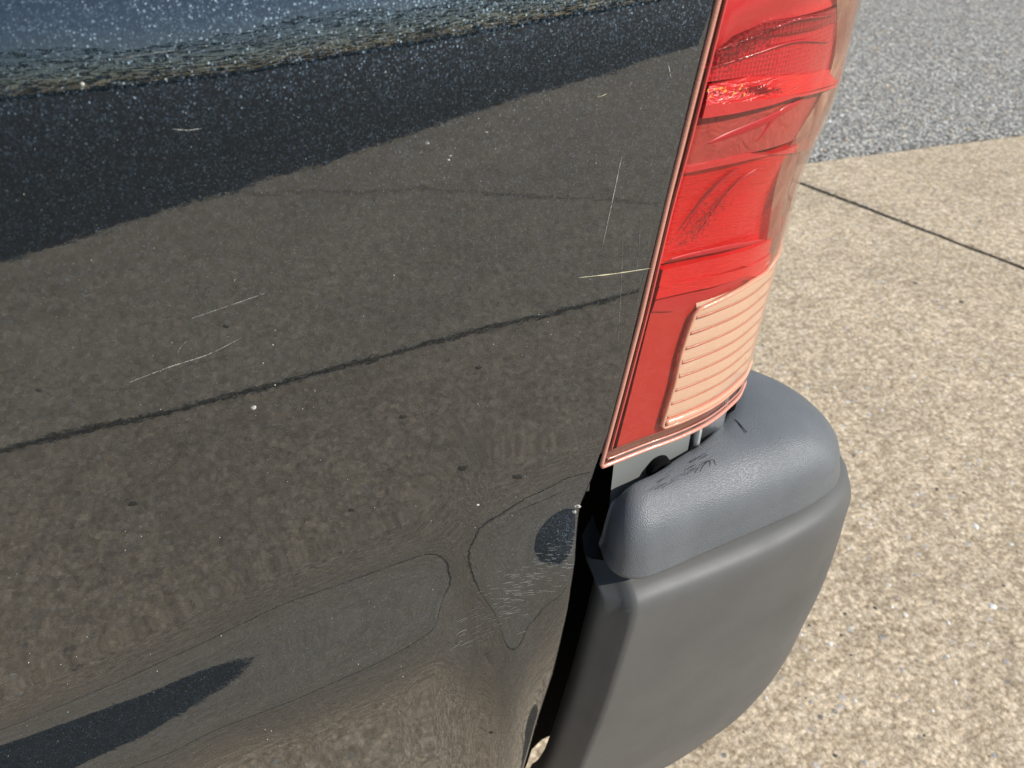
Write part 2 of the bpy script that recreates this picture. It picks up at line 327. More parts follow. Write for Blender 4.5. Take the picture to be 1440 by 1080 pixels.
# ---- bed side panel as a height field
def hs_flat(x, z): return np.zeros(np.shape(x))
HF = [hs_flat]
def surf(px, py, o=.0004):
    y = 0.
    for _ in range(10):
        q_ = PY(px, py, y); y = -float(HF[0](np.array([q_[0]]), np.array([q_[2]]))[0])
    q_ = PY(px, py, y); q_[1] -= o; return q_
def XZ(L_): return np.array([surf(*q, 0)[[0, 2]] for q in L_])
LZ = [.805, .872, .943, 1.032, 1.101, 1.146, 1.25]; LX = [.221, .231, .241, .251, .260, .266, .280]
def xl(z): return np.interp(z, LZ, LX)
def gs(x, z, cx, cz, rx, rz, th=0):
    dx, dz = x-cx, z-cz; a = dx*cos(th)+dz*sin(th); b = -dx*sin(th)+dz*cos(th); return np.exp(-(a/rx)**2-(b/rz)**2)
zs = np.linspace(.30, 1.36, 380)[::-1]; Xd = np.linspace(-2.2, .32, 700); DZ = zs[0]-zs[1]
def blurx(M, sg):
    k_ = np.arange(-30, 31)*(Xd[1]-Xd[0]); k_ = np.exp(-(k_/sg)**2/2); k_ /= k_.sum(); Mp = np.pad(M, ((0, 0), (30, 30)), 'edge')
    return sum(Mp[:, i:i+M.shape[1]]*w_ for i, w_ in enumerate(k_))
DN = np.array([[.00042*noise.noise(Vector((x*24, z*17, 7)))+.00015*noise.noise(Vector((x*60, z*40, 2))) if x > -.15 and z < .85 else 0. for x in Xd] for z in zs])
for it in range(4):
    up = XZ([(0, 1017), (176, 953), (281, 911), (400, 862), (500, 830), (575, 802), (649, 784), (700, 768), (750, 730), (800, 700)])
    lw = XZ([(0, 1150), (246, 1066), (300, 1038), (400, 1004), (500, 960), (555, 936), (618, 893), (655, 940), (690, 985), (725, 955), (760, 885), (800, 825)])
    Ax = XZ([(0, 1060), (310, 955), (500, 900), (608, 850), (648, 850), (698, 870), (780, 800)])[:, 0]
    edge = np.array([(.1, .30), *XZ([(735, 1080), (752, 1020), (775, 950), (789, 890), (800, 830), (806, 790), (808, 760), (813, 715), (830, 675)])])
    edge[0] = (edge[1, 0]-(edge[1, 1]-.25)*.25, .25)
    oval = XZ([(792, 757)])[0]; rub = XZ([(665, 900)])[0]
    lw_ = lw[lw[:, 0].argsort()]
    def tilt(x, z):
        """upward lean of the panel's normal, degrees"""
        zu = np.interp(x, up[:, 0], up[:, 1]); zl = np.interp(x, lw_[:, 0], lw_[:, 1])
        zu = np.where(x < up[0, 0], up[0, 1]-(up[0, 0]-x)*.10, zu); zl = np.where(x < lw_[0, 0], lw_[0, 1]-(lw_[0, 0]-x)*.10, zl)
        lf = np.interp(x, [Ax[0], Ax[1]+.03], [.62, .5]); c_, h = zu*(1-lf)+zl*lf, np.maximum((zu-zl)/2, .02)
        A = np.interp(x, [-1.2, *Ax], [21.5, 21.6, 19.4, 17.3, 16.2, 9.2, 15.2, 15.5])
        wd = h/(np.log(np.maximum(A, 15.5)/13.)+.02)**(1/3.2)
        t = A*np.exp(-np.clip(np.abs(z-c_)/wd, 0, 3)**3.2)
        t = t+9.5*gs(x, z, oval[0], oval[1], .0165, .024, -.35)
        below = 1/(1+np.exp(-(zl-.01-z)/.015)); t = t-below*(4+30*np.clip(.50-z, 0, .2))
        return t+np.clip(z-1.100-.09*np.clip(x, 0, .3), 0, 1)*250
    TT = blurx(np.tan(np.radians(np.array([tilt(Xd, z) for z in zs]))), .009)
    H = np.cumsum(TT, axis=0)*DZ; H = H-H[np.argmin(abs(zs-.95))][None, :]; XX, ZZ = np.meshgrid(Xd, zs)
    H = H-.0016*gs(XX, ZZ, rub[0]+.006, rub[1], .016, .030, .3)+.0007*gs(XX, ZZ, rub[0]+.035, rub[1]-.02, .012, .035, .2)+DN*gs(XX, ZZ, rub[0]+.03, rub[1], .11, .09)
    def hs(x, z):
        x, z = np.asarray(x, float), np.asarray(z, float)
        zi = np.clip((zs[0]-z)/DZ, 0, len(zs)-1.001); xi = np.clip((x+2.2)/2.52*699, 0, 698.99)
        i, j = zi.astype(int), xi.astype(int); a, b = zi-i, xi-j
        return (H[i, j]*(1-a)*(1-b)+H[i+1, j]*a*(1-b)+H[i, j+1]*(1-a)*b+H[i+1, j+1]*a*b)
    HF[0] = hs
print('panel y', [(q, -float(hs(*q))) for q in ((.17, .42), (.19, .52), (.2, .66), (.2, .76), (0, .5), (-.2, .6))])
_o = edge[:, 1].argsort(); edge = edge[_o]
ez = np.r_[edge[:, 1], .84, .9, 1.0, 1.1, 1.2, 1.4]; ex = np.r_[edge[:, 0], xl(.84)-.0035, xl(.9)-.0035, xl(1.)-.0035, xl(1.1)-.0035, xl(1.2)-.0035, .29]
def xe(z): return np.interp(z, ez, ex)
core = np.r_[np.linspace(-2.2, -.45, 50)[:-1], np.linspace(-.45, .0, 120)[:-1]]
X = np.array([np.r_[core, np.linspace(0, xe(z), 95)] for z in zs]); Z = np.repeat(zs[:, None], X.shape[1], 1)
Y = -hs(X, Z)
rip = np.vectorize(lambda x, z: noise.noise(Vector((x*11, z*16, 0)))*.00008+noise.noise(Vector((x*40, z*40, 3)))*.000016)
Y = Y+rip(X, Z)
A = np.stack([X, Y, Z], -1)
def fold(A_):
    e = A_[:, -1]; r_ = .0028; ex_ = [e+np.array([r_*sin(a), r_*(1-cos(a)), 0]) for a in (.5, 1.0, pi/2)]+[e+np.array([r_, .008, 0])]
    return np.concatenate([A_]+[q[:, None] for q in ex_], 1)
A = fold(A)
# wheel arch opening
nr, nc = A.shape[:2]; q = gridf(nr, nc, True); cen = A.reshape(-1, 3)[q].mean(1)
q = q[((cen[:, 0]+1.02)**2+(cen[:, 2]-.32)**2) > .47**2]
panel = obj('bed_side_panel', A.reshape(-1, 3), q, P, truck)
panel['label'] = 'glossy black bed side with a dented crease near the bumper'

def sstrip(name, pts, wd, mat, n=None, ret=False, o=.00035):
    """thin raised strip that lies on the panel; pts in photo pixels, wd in truck units"""
    pts = np.array(pts, float); n = n or max(4, int(np.linalg.norm(np.diff(pts, axis=0), axis=1).sum()/7)); pp = rs(pts, n) if len(pts) > 2 else np.linspace(pts[0], pts[1], n)
    T = np.gradient(pp, axis=0); T /= np.linalg.norm(T, axis=1)[:, None]; N = np.c_[-T[:, 1], T[:, 0]]; V = []
    for i, (p_, n2) in enumerate(zip(pp, N)):
        e = (1-abs(2*i/(n-1)-1)**3)*.85+.15; k_ = wd*.72*e*random.uniform(.5, 1.3)
        a, b = surf(*(p_+n2*k_), o), surf(*(p_-n2*k_), o); V += [a, (a+b)/2-np.array([0, .0002, 0]), b]
    Fc = [(3*i+j, 3*i+j+1, 3*i+j+4, 3*i+j+3) for i in range(n-1) for j in (0, 1)]
    return (V, Fc) if ret else obj(name, V, Fc, mat, panel)
for pts, wd, mt, nm in [([(877, 204), (865, 262), (853, 318), (846, 350)], .75, WS, 'scratch'), ([(814, 390), (860, 385), (914, 377)], .9, YS, 'scratch'),
        ([(182, 537), (240, 515), (295, 497), (340, 474)], .5, WS, 'scratch'), ([(270, 447), (320, 430), (372, 412)], .35, WS, 'scratch'), ([(250, 500), (253, 488), (262, 480)], .5, WS, 'scratch'),
        ([(876, 310), (874, 380), (870, 460), (868, 500)], .35, WS, 'drip_mark'), ([(900, 300), (898, 350), (892, 400)], .3, WS, 'drip_mark'),
        ([(243, 181), (262, 183), (284, 180)], .9, WS, 'scratch'), ([(938, 86), (941, 98), (943, 110)], 1.0, WT, 'scratch'), ([(160, 84), (210, 75), (250, 70)], .5, WS, 'scratch'),
        ([(730, 718), (760, 705), (790, 692)], .5, DS, 'scratch'), ([(840, 136), (848, 134), (853, 131)], .6, YS, 'scratch')]:
    sstrip(nm, pts, wd, mt)
# white rub marks in the dent, too fine to single out
V = []; Fc = []
def addm(vf):
    b = len(V); V.extend(vf[0]); Fc.extend([tuple(i+b for i in f) for f in vf[1]])
for _ in range(190):
    t = random.random(); cx = 648+t*150+random.gauss(0, 16); cy = 888-115*t**.8+random.gauss(0, 14)+random.uniform(0, 30)*(1-t)
    if cx > 800-(cy-800)*.2: continue
    sl_ = -.75*(1-t)**2+random.uniform(-.12, .15); l_ = random.uniform(4, 14)*(1.2-t*.5)
    addm(sstrip('', [(cx, cy), (cx+l_*.5, cy+sl_*l_*.5), (cx+l_, cy+sl_*l_*.8)], random.uniform(.08, .20), None, 4, True))
tag(obj('rub_mark', V, Fc, RK, panel), kind='stuff')
# dust and mud specks
def specks(name, pts, mat):
    global V, Fc
    V = []; Fc = []
    for x, y, r in pts:
        c_ = surf(x, y, .0006); b = len(V); V.append(c_-np.array([0, .0004, 0])); n = 7
        for k in range(n):
            a = 2*pi*k/n; q_ = surf(x+r*random.uniform(.6, 1.3)*cos(a)*1.4, y+r*random.uniform(.5, 1.1)*sin(a), .0001); V.append(q_)
        Fc += [(b, b+1+(k+1) % n, b+1+k) for k in range(n)]
    return tag(obj(name, V, Fc, mat, panel), kind='stuff')
inp = lambda x, y: x < (1000-.25*y if y < 700 else 830-(y-700)*.25)-14
rnd = [(random.uniform(5, 990), random.uniform(5, 1070)) for _ in range(330)]
specks('dust_speck', [(600, 201, 2.6), (633, 219, 1.8), (631, 225, 1.4), (116, 118, 2.8), (684, 186, 1.7), (357, 573, 3.0), (672, 710, 1.6), (812, 712, 3.5), (808, 720, 2.2)]+[(x, y, random.choice((.3, .35, .4, .4, .7))) for x, y in rnd if inp(x, y) and noise.noise(Vector((x*.006, y*.011, 4))) > random.uniform(-.35, .3)], WT)
specks('mud_speck', [(54, 549, 3), (566, 586, 4), (186, 709, 5), (650, 658, 5), (728, 671, 5), (672, 517, 3.5), (318, 459, 3), (494, 718, 3), (556, 494, 3), (160, 990, 1.5), (690, 1030, 2)], DS)

# ---- tail light
cz = [.78, .98, 1.0, 1.02, 1.04, 1.06, 1.08, 1.12, 1.25]; cx_ = [.4085, .4135, .4138, .417, .4235, .4293, .4305, .4300, .425]
BX = [(0, 0), (.22, .006), (.43, .011), (.60, .019), (.73, .03), (.86, .046), (.95, .068), (1.0, .10), (1.01, .16)]
BP = rs(BX, 121); BA = BP[:, 0]; BS = np.linspace(0, 1, 121)
def smooth_xc(z): return sum(np.interp(z+d, cz, cx_) for d in (-.012, -.006, 0, .006, .012))/5
def lampP(s, z, d=0.):
    """s runs round the lamp from its front edge (0) to the tailgate (1); d is depth inside"""
    s = np.asarray(s, float); z = np.asarray(z, float)+0*s; a = np.interp(s, BS, BP[:, 0]); yy = np.interp(s, BS, BP[:, 1])
    a2 = np.interp(np.clip(s+.01, 0, 1), BS, BP[:, 0]); y2 = np.interp(np.clip(s+.01, 0, 1), BS, BP[:, 1]); a1 = np.interp(np.clip(s-.01, 0, 1), BS, BP[:, 0]); y1 = np.interp(np.clip(s-.01, 0, 1), BS, BP[:, 1])
    x0 = xl(z); W = smooth_xc(z)-x0; bul = -.005*np.clip((z-1.02)/.04, 0, 1)*np.sin(np.clip(s, 0, .6)/.6*pi)
    tx, ty = (a2-a1)*W, y2-y1; l_ = np.hypot(tx, ty)
    return np.stack([x0+a*W-ty/l_*d, yy+bul+tx/l_*d, z], -1)
gs_, gz_ = np.meshgrid(np.linspace(0, .9, 181), np.linspace(.79, 1.24, 226)); LP = lampP(gs_, gz_); LPP = pr(LP)
def lamp_at(px, py):
    d = (LPP[..., 0]-px)**2+(LPP[..., 1]-py)**2; i = np.unravel_index(d.argmin(), d.shape); return gs_[i], gz_[i]
ZT = 1.235; ZB = .805
tail = bpy.data.objects.new('tail_light', None); COL.objects.link(tail); tail.parent = truck
tail['label'] = 'tall red tail light with a clear ribbed reversing lens at the bottom'
def patch(name, top, bot, d, mat, n=60, m=24, rad=0, s_lo=None, smooth=True, dep=None, wrap=True):
    """patch between an upper and a lower line (photo pixels -> lamp surface), d deep; closed by a skirt"""
    T = np.array([lamp_at(*q_) for q_ in top]); B = np.array([lamp_at(*q_) for q_ in bot])
    T = T[T[:, 0].argsort()]; B = B[B[:, 0].argsort()]
    if wrap:
        for M_ in (T, B): M_[-1, 0] = .97
    u = np.linspace(0, 1, n); v = np.linspace(0, 1, m)
    sT = T[0, 0]+(T[-1, 0]-T[0, 0])*u; sB = B[0, 0]+(B[-1, 0]-B[0, 0])*u
    zT = np.interp(sT, T[:, 0], T[:, 1]); zB = np.interp(sB, B[:, 0], B[:, 1])
    s_ = sT[None]*(1-v[:, None])+sB[None]*v[:, None]; z_ = zT[None]*(1-v[:, None])+zB[None]*v[:, None]
    uu, vv = np.meshgrid(u, v); dd = d+(dep(uu, vv) if dep else 0)
    G_ = lampP(s_, z_, dd); Bk = lampP(s_, z_, .016)
    ring = lambda M: np.concatenate([M[0], M[1:, -1], M[-1, -2::-1], M[-2:0:-1, 0]])
    V_ = list(G_.reshape(-1, 3)); F_ = [tuple(f) for f in gridf(m, n, True)]
    b0 = len(V_); V_ += list(ring(G_)); k_ = len(ring(G_)); V_ += list(ring(Bk)); F_ += [(b0+i, b0+(i+1) % k_, b0+k_+(i+1) % k_, b0+k_+i) for i in range(k_)]
    return obj(name, V_, F_, mat, tail)
# housing behind everything
ss, zz = np.meshgrid(np.linspace(0.0, 1, 60), np.linspace(ZB, ZT, 80)); grid('housing', lampP(ss, zz, .015), GB, tail, True)
# clear outer lens with closed lower edge
ss, zz = np.meshgrid(np.linspace(.035, 1, 150), np.r_[np.linspace(ZB+.0015, ZB+.006, 6)[:-1], np.linspace(ZB+.006, ZT, 200)])
dd = .0035*(1-np.clip((zz-ZB-.0015)/.0045, 0, 1))**2+.003*np.clip((.05-ss)/.015, 0, 1)**2
grid('clear_lens', lampP(ss, zz, dd), CL, tail, False)
# rim bead along front edge and underside
rim = [lampP(0.004, z, .0010) for z in np.linspace(ZT, ZB+.004, 90)]+[lampP(s_, ZB+.0005, .001) for s_ in np.linspace(.012, .98, 90)]
obj('rim', *tube(rim, .0018, 10), PR, tail)
rim2 = [lampP(0.040, z, .0022) for z in np.linspace(ZT, ZB+.014, 90)]
obj('rim_line', *tube(rim2, .0009, 8), red('rose_edge_plastic', (.62, .10, .09), .3), tail)
obj('rim_line', *tube([lampP(s_, ZB+.0065, .0015) for s_ in np.linspace(.03, .98, 90)], .0009, 8), PR, tail)
ss, zz = np.meshgrid(np.linspace(.008, .052, 6), np.linspace(ZB, ZT, 60)); grid('rim_channel', lampP(ss, zz, .0038), GB, tail, True)
ss, zz = np.meshgrid(np.linspace(.052, .98, 60), np.linspace(ZB+.001, ZB+.012, 6)); grid('rim_channel', lampP(ss, zz, .0045), GB, tail, True)
# inner lenses; left edge runs just behind the channel
def le(y): # pixel x of red's left edge
    return np.interp(y, [-60, 0, 120, 245, 383, 443, 560, 640], [1040, 1026, 1005, 966, 936, 920, 887, 872])
patch('red_panel', [(le(436), 436), (950, 430), (1000, 410), (1082, 372)], [(le(638), 638), (930, 622), (985, 596), (1036, 555)], .0050, RM)
patch('reflector_band', [(le(383), 383), (1000, 368), (1040, 359), (1088, 345)], [(le(404), 404), (1000, 390), (1050, 377), (1086, 363)], .0030, RB)
patch('reflector_band', [(le(406), 406), (1000, 392), (1050, 379), (1086, 365)], [(le(424), 424), (1000, 408), (1050, 390), (1084, 372)], .0024, RB)
patch('reflector_band', [(le(426), 426), (1000, 410), (1050, 392), (1084, 374)], [(le(442), 442), (950, 440), (1000, 420), (1050, 396), (1082, 378)], .0032, red('dull_red_lens', (.42, .010, .014), .3, .6))
patch('brake_lens', [(le(243), 243), (1000, 236), (1060, 225), (1132, 206)], [(le(381), 381), (1000, 366), (1040, 357), (1090, 342)], .0045, RB, dep=lambda u, v: .004*np.sin(v*pi*.5)+.0015*np.sin(u*9+v*3))
patch('brake_lens_trim', [(le(241), 238), (1000, 231), (1060, 220), (1135, 200)], [(le(246), 245), (1000, 238), (1060, 227), (1133, 207)], .0022, RP, m=5)
patch('lower_reflector', [(le(168), 168), (1040, 160), (1120, 140), (1178, 118)], [(le(236), 236), (1000, 229), (1060, 218), (1136, 198)], .0075, red('reflection_dulled_red_lens', (.36, .045, .035), .35, .6, 0, lambda m: m.bump(m.noise(45, 3, .5, None, 3), .6, .003)), dep=lambda u, v: -.003*v)  # brownish dulling paints the ground reflected in the lens bulge
patch('bright_reflector', [(le(122), 122), (1060, 112), (1120, 110), (1184, 108)], [(le(150), 150), (1060, 144), (1120, 132), (1182, 118)], .0050, RB, dep=lambda u, v: -.0035*v)
patch('bright_reflector', [(le(151), 151), (1060, 145), (1120, 133), (1182, 119)], [(le(167), 167), (1040, 159), (1120, 139), (1180, 120)], .0015, RP)
patch('prism_reflector', [(le(80), 82), (1040, 60), (1090, 38), (1186, 16)], [(le(120), 120), (1060, 110), (1120, 108), (1186, 106)], .0060, red('prism_red_lens', (.50, .012, .02), .25, .6, 0, lambda m: m.bump(m.voro(420, rnd=.2).outputs['Distance'], .7, .0012)))
patch('prism_band', [(1000, 84), (1050, 54), (1090, 34), (1186, 12)], [(1000, 92), (1050, 72), (1090, 52), (1186, 34)], .0045, RD)
patch('upper_lens', [(le(-70), -70), (1060, -75), (1120, -85), (1188, -95)], [(le(78), 78), (1040, 56), (1090, 34), (1187, 10)], .0050, RP, dep=lambda u, v: .002*np.sin(v*7+u*3))
# reversing lens: faceted mirror behind, eight ribs, moulded frame
rl = [(935, 595), (950, 540), (960, 500), (970, 468), (980, 442)]; rr = [(1043, 540), (1062, 480), (1072, 440), (1082, 405), (1092, 368)]
patch('reverse_mirror', [(984, 436), (1033, 414), (1060, 398), (1092, 366)], [(937, 599), (975, 586), (1011, 571), (1046, 538)], .0060, MR, dep=lambda u, v: .0012*np.sin(v*40)*np.sin(u*5))
zl_ = [(lamp_at(*q_)) for q_ in rl]; sl_z = np.array(zl_)[np.array(zl_)[:, 1].argsort()]
def s_left(z): return np.interp(z, sl_z[:, 1], sl_z[:, 0])
ztop = lamp_at(984, 436)[1]; zbot = lamp_at(939, 600)[1]
tops = np.array([lamp_at(*q_) for q_ in [(984, 436), (1010, 425), (1033, 414), (1060, 398), (1080, 384), (1092, 366)]]); tops = tops[tops[:, 0].argsort()]
def z_top(s_): return np.interp(s_, tops[:, 0], tops[:, 1])
NR = 9
PT = peach('beige_clear_plastic', (.70, .54, .38), .22); PT.set(Alpha=.72); OR = peach('orange_rib_plastic', (.50, .17, .10), .3)
for i in range(NR):
    z = zbot+.010+i*(ztop+.02-zbot-.010)/NR
    sr = np.linspace(s_left(min(z, ztop))+.012, .92, 60); sr = np.array([s_ for s_ in sr if z+.015 < z_top(s_)+.012 or i < 7])
    if len(sr) < 6: continue
    # wedge rib: sharp lower lip, sloping back upward
    prof = [(-.0008, .0055), (0, .0016), (.0010, .0006), (.0026, .0010), (.0060, .0026), (.0105, .0052)]
    Gd = np.array([lampP(sr, z+dz, dp) for dz, dp in prof]); rb_ = grid('reverse_lens_rib', Gd, PT, tail, False); obj('rib_edge', *tube(lampP(sr, z-.0004, .0016), .0011, 6), OR, tail)
fr_ = [(s_left(z), z) for z in np.linspace(ztop-.004, zbot+.003, 30)]+[(s_left(zbot)+.01, zbot)]+[(s_, zbot-.0006) for s_ in np.linspace(s_left(zbot)+.02, .97, 40)]
fr2 = [(s_, z_top(s_)) for s_ in np.linspace(.97, s_left(ztop)+.02, 40)]+fr_
obj('reverse_lens_frame', *tube([lampP(a, b, .0015) for a, b in fr2], .0019, 8), PE, tail)
obj('reverse_lens_lip', *tube([lampP(s_, zbot+.004, .0022) for s_ in np.linspace(s_left(zbot)+.012, .97, 50)], .0036, 10), PE, tail)
# lens edge round the corner, its beige reflection painted into the colour
SM = Mat('edge_reflection_plastic'); SM.set(Base_Color=SM.ramp(SM.noise(28, 4, .6, SM.stretch((1, 1, .35)), 2.5), (.35, (.22, .09, .06)), (.55, (.36, .22, .15)), (.7, (.52, .38, .27))), Roughness=.2, Coat_Weight=.5,
    Alpha=SM.ramp(SM.noise(22, 4, .6, SM.stretch((1, 1, .3)), 3), (.36, .4), (.6, .85)))
cb = np.array([lamp_at(*q_) for q_ in [(1184, -40), (1186, 0), (1187, 60), (1176, 110), (1152, 160), (1118, 200), (1103, 240), (1093, 300), (1084, 350), (1077, 385)]]); cb = cb[cb[:, 1].argsort()]
zz = np.linspace(cb[0, 1], ZT, 110); s0 = np.interp(zz, cb[:, 1], cb[:, 0]); s0 = np.convolve(np.pad(s0, 6, 'edge'), np.ones(13)/13, 'valid')
ss = s0[:, None]+(1-s0[:, None])*np.linspace(0, 1, 24)[None]; dd = .0042-.0024*np.clip((ss-s0[:, None])/.06, 0, 1)
grid('corner_lens', lampP(ss, np.repeat(zz[:, None], 24, 1), dd), SM, tail, True)
# moulded prism strips and folds inside the lens
def lstrip(name, pts, w_, mat, d=.0018, n=40):
    q_ = np.array([lamp_at(*p_) for p_ in pts]); q_ = rs(q_, n); z_ = q_[:, 1]; tp = np.sin(np.linspace(.03, pi-.03, n))**.4*w_
    return grid(name, np.array([lampP(q_[:, 0], z_+tp, d+.0008), lampP(q_[:, 0], z_+tp*.5, d), lampP(q_[:, 0], z_-tp*.5, d), lampP(q_[:, 0], z_-tp, d+.0008)]), mat, tail, False)
RX = red('dark_red_fold', (.42, .010, .016), .3, .3)
for pts, w_, mt, d in [([(1012, 72), (1060, 60), (1110, 38), (1180, 20)], .0009, RD, .003), ([(1003, 98), (1060, 82), (1120, 64), (1178, 60)], .0006, RX, .0045), 
        ([(1005, 204), (1050, 190), (1090, 170), (1140, 140)], .0028, RX, .0052), ([(1045, 222), (1075, 200), (1100, 170), (1122, 150)], .0020, RX, .0052),
        ([(968, 330), (985, 300), (1010, 270), (1045, 240)], .0020, RX, .0042), ([(985, 335), (1010, 300), (1040, 262), (1070, 240)], .0011, RX, .004),
        ([(950, 370), (985, 362), (1030, 352), (1078, 340)], .0022, RX, .0042)]:
    lstrip('lens_fold', pts, w_, mt, d)
YE = plain('amber_glint', (.85, .45, .05), .2)  # yellow glints on the red lens, painted as small amber quads
V = []; Fc = []
for x, y in [(1025+random.gauss(0, 14), 130+random.gauss(0, 3)) for _ in range(9)]+[(1008, 129), (1000, 138), (1040, 127), (1045, 125)]:
    a_, b_ = lamp_at(x, y); b0 = len(V); V += list(lampP(np.array([a_, a_+.006, a_+.006, a_]), np.array([b_, b_+.0004, b_+.0018, b_+.0014]), .0012)); Fc.append((b0, b0+1, b0+2, b0+3))
tag(obj('painted_amber_glint', V, Fc, YE, tail), kind='stuff')
V = []; Fc = []
for _ in range(420):
    t = random.random(); k_ = random.choice((0, 0, 1, 2))
    x, y = [(1003+t*95+random.gauss(0, 5), 92-t*50+random.gauss(0, 6)), (975+t*50+random.gauss(0, 6), 340-t*60+random.gauss(0, 7)), (1075+random.gauss(0, 10), 128+random.gauss(0, 3))][k_]
    a_, b_ = lamp_at(x, y); b0 = len(V); V += list(lampP(np.array([a_-.004, a_, a_+.004, a_]), np.array([b_, b_-.0010, b_, b_+.0010]), .0022)); Fc.append((b0, b0+1, b0+2, b0+3))
tag(obj('prism_dot', V, Fc, RD, tail), kind='stuff')

# ---- bumper
B = rs([(.240, -.042), (.324, -.036), (.40, -.026), (.45, -.013), (.487, .008), (.51, .040), (.519, .09), (.519, .15)], 140)
def lev(kx, oy, d=0., x0=.3):
    q_ = B.copy(); q_[:, 1] += oy; q_[:, 0] = np.where(q_[:, 0] > x0, x0+(q_[:, 0]-x0)*kx, q_[:, 0]); return off(q_, d) if d else q_
# cap: closed D outline that curls back behind the lamp
capo = rs([(.2290, -.004), (.2265, -.018), (.2275, -.030), (.2335, -.039), (.2440, -.0435), (.265, -.043), (.30, -.039), (.37, -.031), (.43, -.022), (.468, -.008), (.489, .018), (.494, .050), (.487, .080), (.466, .107), (.43, .122)], 140)
capi = rs([(.2325, .000), (.2330, .0005), (.2335, .001), (.236, .001), (.242, .0015), (.252, .002), (.27, .004), (.299, .014), (.345, .032), (.382, .061), (.400, .085), (.408, .100), (.412, .108), (.415, .111), (.418, .114)], 140)
def mixp(t, dz=0): return capi*(1-t)+capo*t
rows = []
for t, z, d in [(0, .706, .004), (0, .735, .004), (0, .760, .001), (0, .772, 0), (.02, .7775, 0), (.06, .7795, 0), (.15, .7800, 0), (.30, .7790, 0), (.45, .7765, 0), (.60, .7725, 0), (.72, .7670, 0), (.82, .7600, 0), (.90, .7520, 0), (.955, .7430, 0), (.985, .734, 0), (1, .725, 0), (1.01, .716, 0), (1.01, .7125, 0), (1.0, .7095, 0), (.975, .708, 0), (.90, .708, 0)]:
    q_ = mixp(min(t, 1)); q_ = off(q_, max(0, t-1)*.3) if t > 1 else q_
    rows.append(np.c_[q_, np.full(len(q_), z)])
rows = np.array(rows); endf = np.exp(-(np.arange(140)/9.)**2)[None]; rows[..., 2] -= .016*endf*np.clip((rows[..., 2]-.708)/.07, 0, 1)**1.5; rows[..., 0] += .004*endf*np.clip((rows[..., 2]-.735)/.03, 0, 1)
# left end: shrink to closed rounded face
def close_left(rows_, n=6, depth=.006, r_=.0025):
    first = rows_[:, 0]; cen_ = first.mean(0); ends = []
    for i in range(1, n+1):
        a = i/n*pi/2; ends.append(first+(cen_-first)*(1-cos(a))*.25+np.array([-r_*sin(a), 0, 0]))
    ends.append(np.repeat(cen_[None]+np.array([[-r_-.0005, 0, 0]]), len(first), 0)); return np.concatenate([np.array(ends[::-1]).transpose(1, 0, 2), rows_], 1)
grid('bumper_cap', close_left(rows), PL, truck, True)
# lower cover
specs = [(.704, .985, .002, -.020), (.6975, .990, .003, -.010), (.6955, .996, .0025, -.003), (.6945, 1.002, .0010, 0), (.6932, 1.012, -.0020, 0), (.6912, 1.024, -.0058, 0), (.6885, 1.036, -.0092, 0), (.6845, 1.048, -.0118, 0), (.677, 1.060, -.0134, 0), (.65, 1.092, -.0145, 0), (.60, 1.108, -.014, 0), (.55, 1.130, -.013, 0), (.50, 1.136, -.010, 0), (.45, 1.14, -.005, 0),
         (.40, 1.15, -.002, 0), (.35, 1.15, .004, 0), (.31, 1.14, .010, 0), (.27, 1.12, .018, 0), (.22, 1.09, .032, 0), (.18, 1.04, .055, 0)]
sp = np.array(specs); zi = np.r_[sp[:9, 0], np.linspace(.677, .18, 50)[1:]]
rows = []
for z in zi:
    o_r = np.argsort(sp[:, 0]); kx, oy, dd_ = [np.interp(z, sp[o_r, 0], sp[o_r, c_]) for c_ in (1, 2, 3)]
    if z < .676: # smooth the profile
        zz_ = np.linspace(max(z-.035, .18), min(z+.035, .677), 9); kx, oy = np.mean(np.interp(zz_, sp[o_r, 0], sp[o_r, 1])), np.mean(np.interp(zz_, sp[o_r, 0], sp[o_r, 2]))
    q_ = lev(kx, oy, dd_)
    # front end leans with the photo's edge
    xs0 = np.interp(z, [.2, .35, .417, .583, .704], [.194, .207, .214, .230, .243]); q_[:, 0] = np.where(q_[:, 0] < .32, xs0+(q_[:, 0]-q_[0, 0])*(.32-xs0)/(.32-q_[0, 0]), q_[:, 0])
    rows.append(np.c_[q_, np.full(len(q_), z)])
rows = np.array(rows)
f0 = rows[:, 0]; fac = []
for dx, dy in [(.002, .070), (-.018, .050), (-.0235, .034), (-.0240, .028), (-.0232, .0245), (-.0210, .0210), (-.018, .0180), (-.014, .0135), (-.010, .0092), (-.006, .0022), (-.0025, .0006), (-.0010, .0001)]:
    fac.append(f0+np.array([dx, dy, 0])+np.array([0, 0, 1])*(-.012*min(1, dy/.022))*np.clip((f0[:, 2:3]-.66)/.04, 0, 1))
rows = np.concatenate([np.array(fac).transpose(1, 0, 2), rows], 1)
cover = grid('bumper_cover', rows, PS, truck, True)
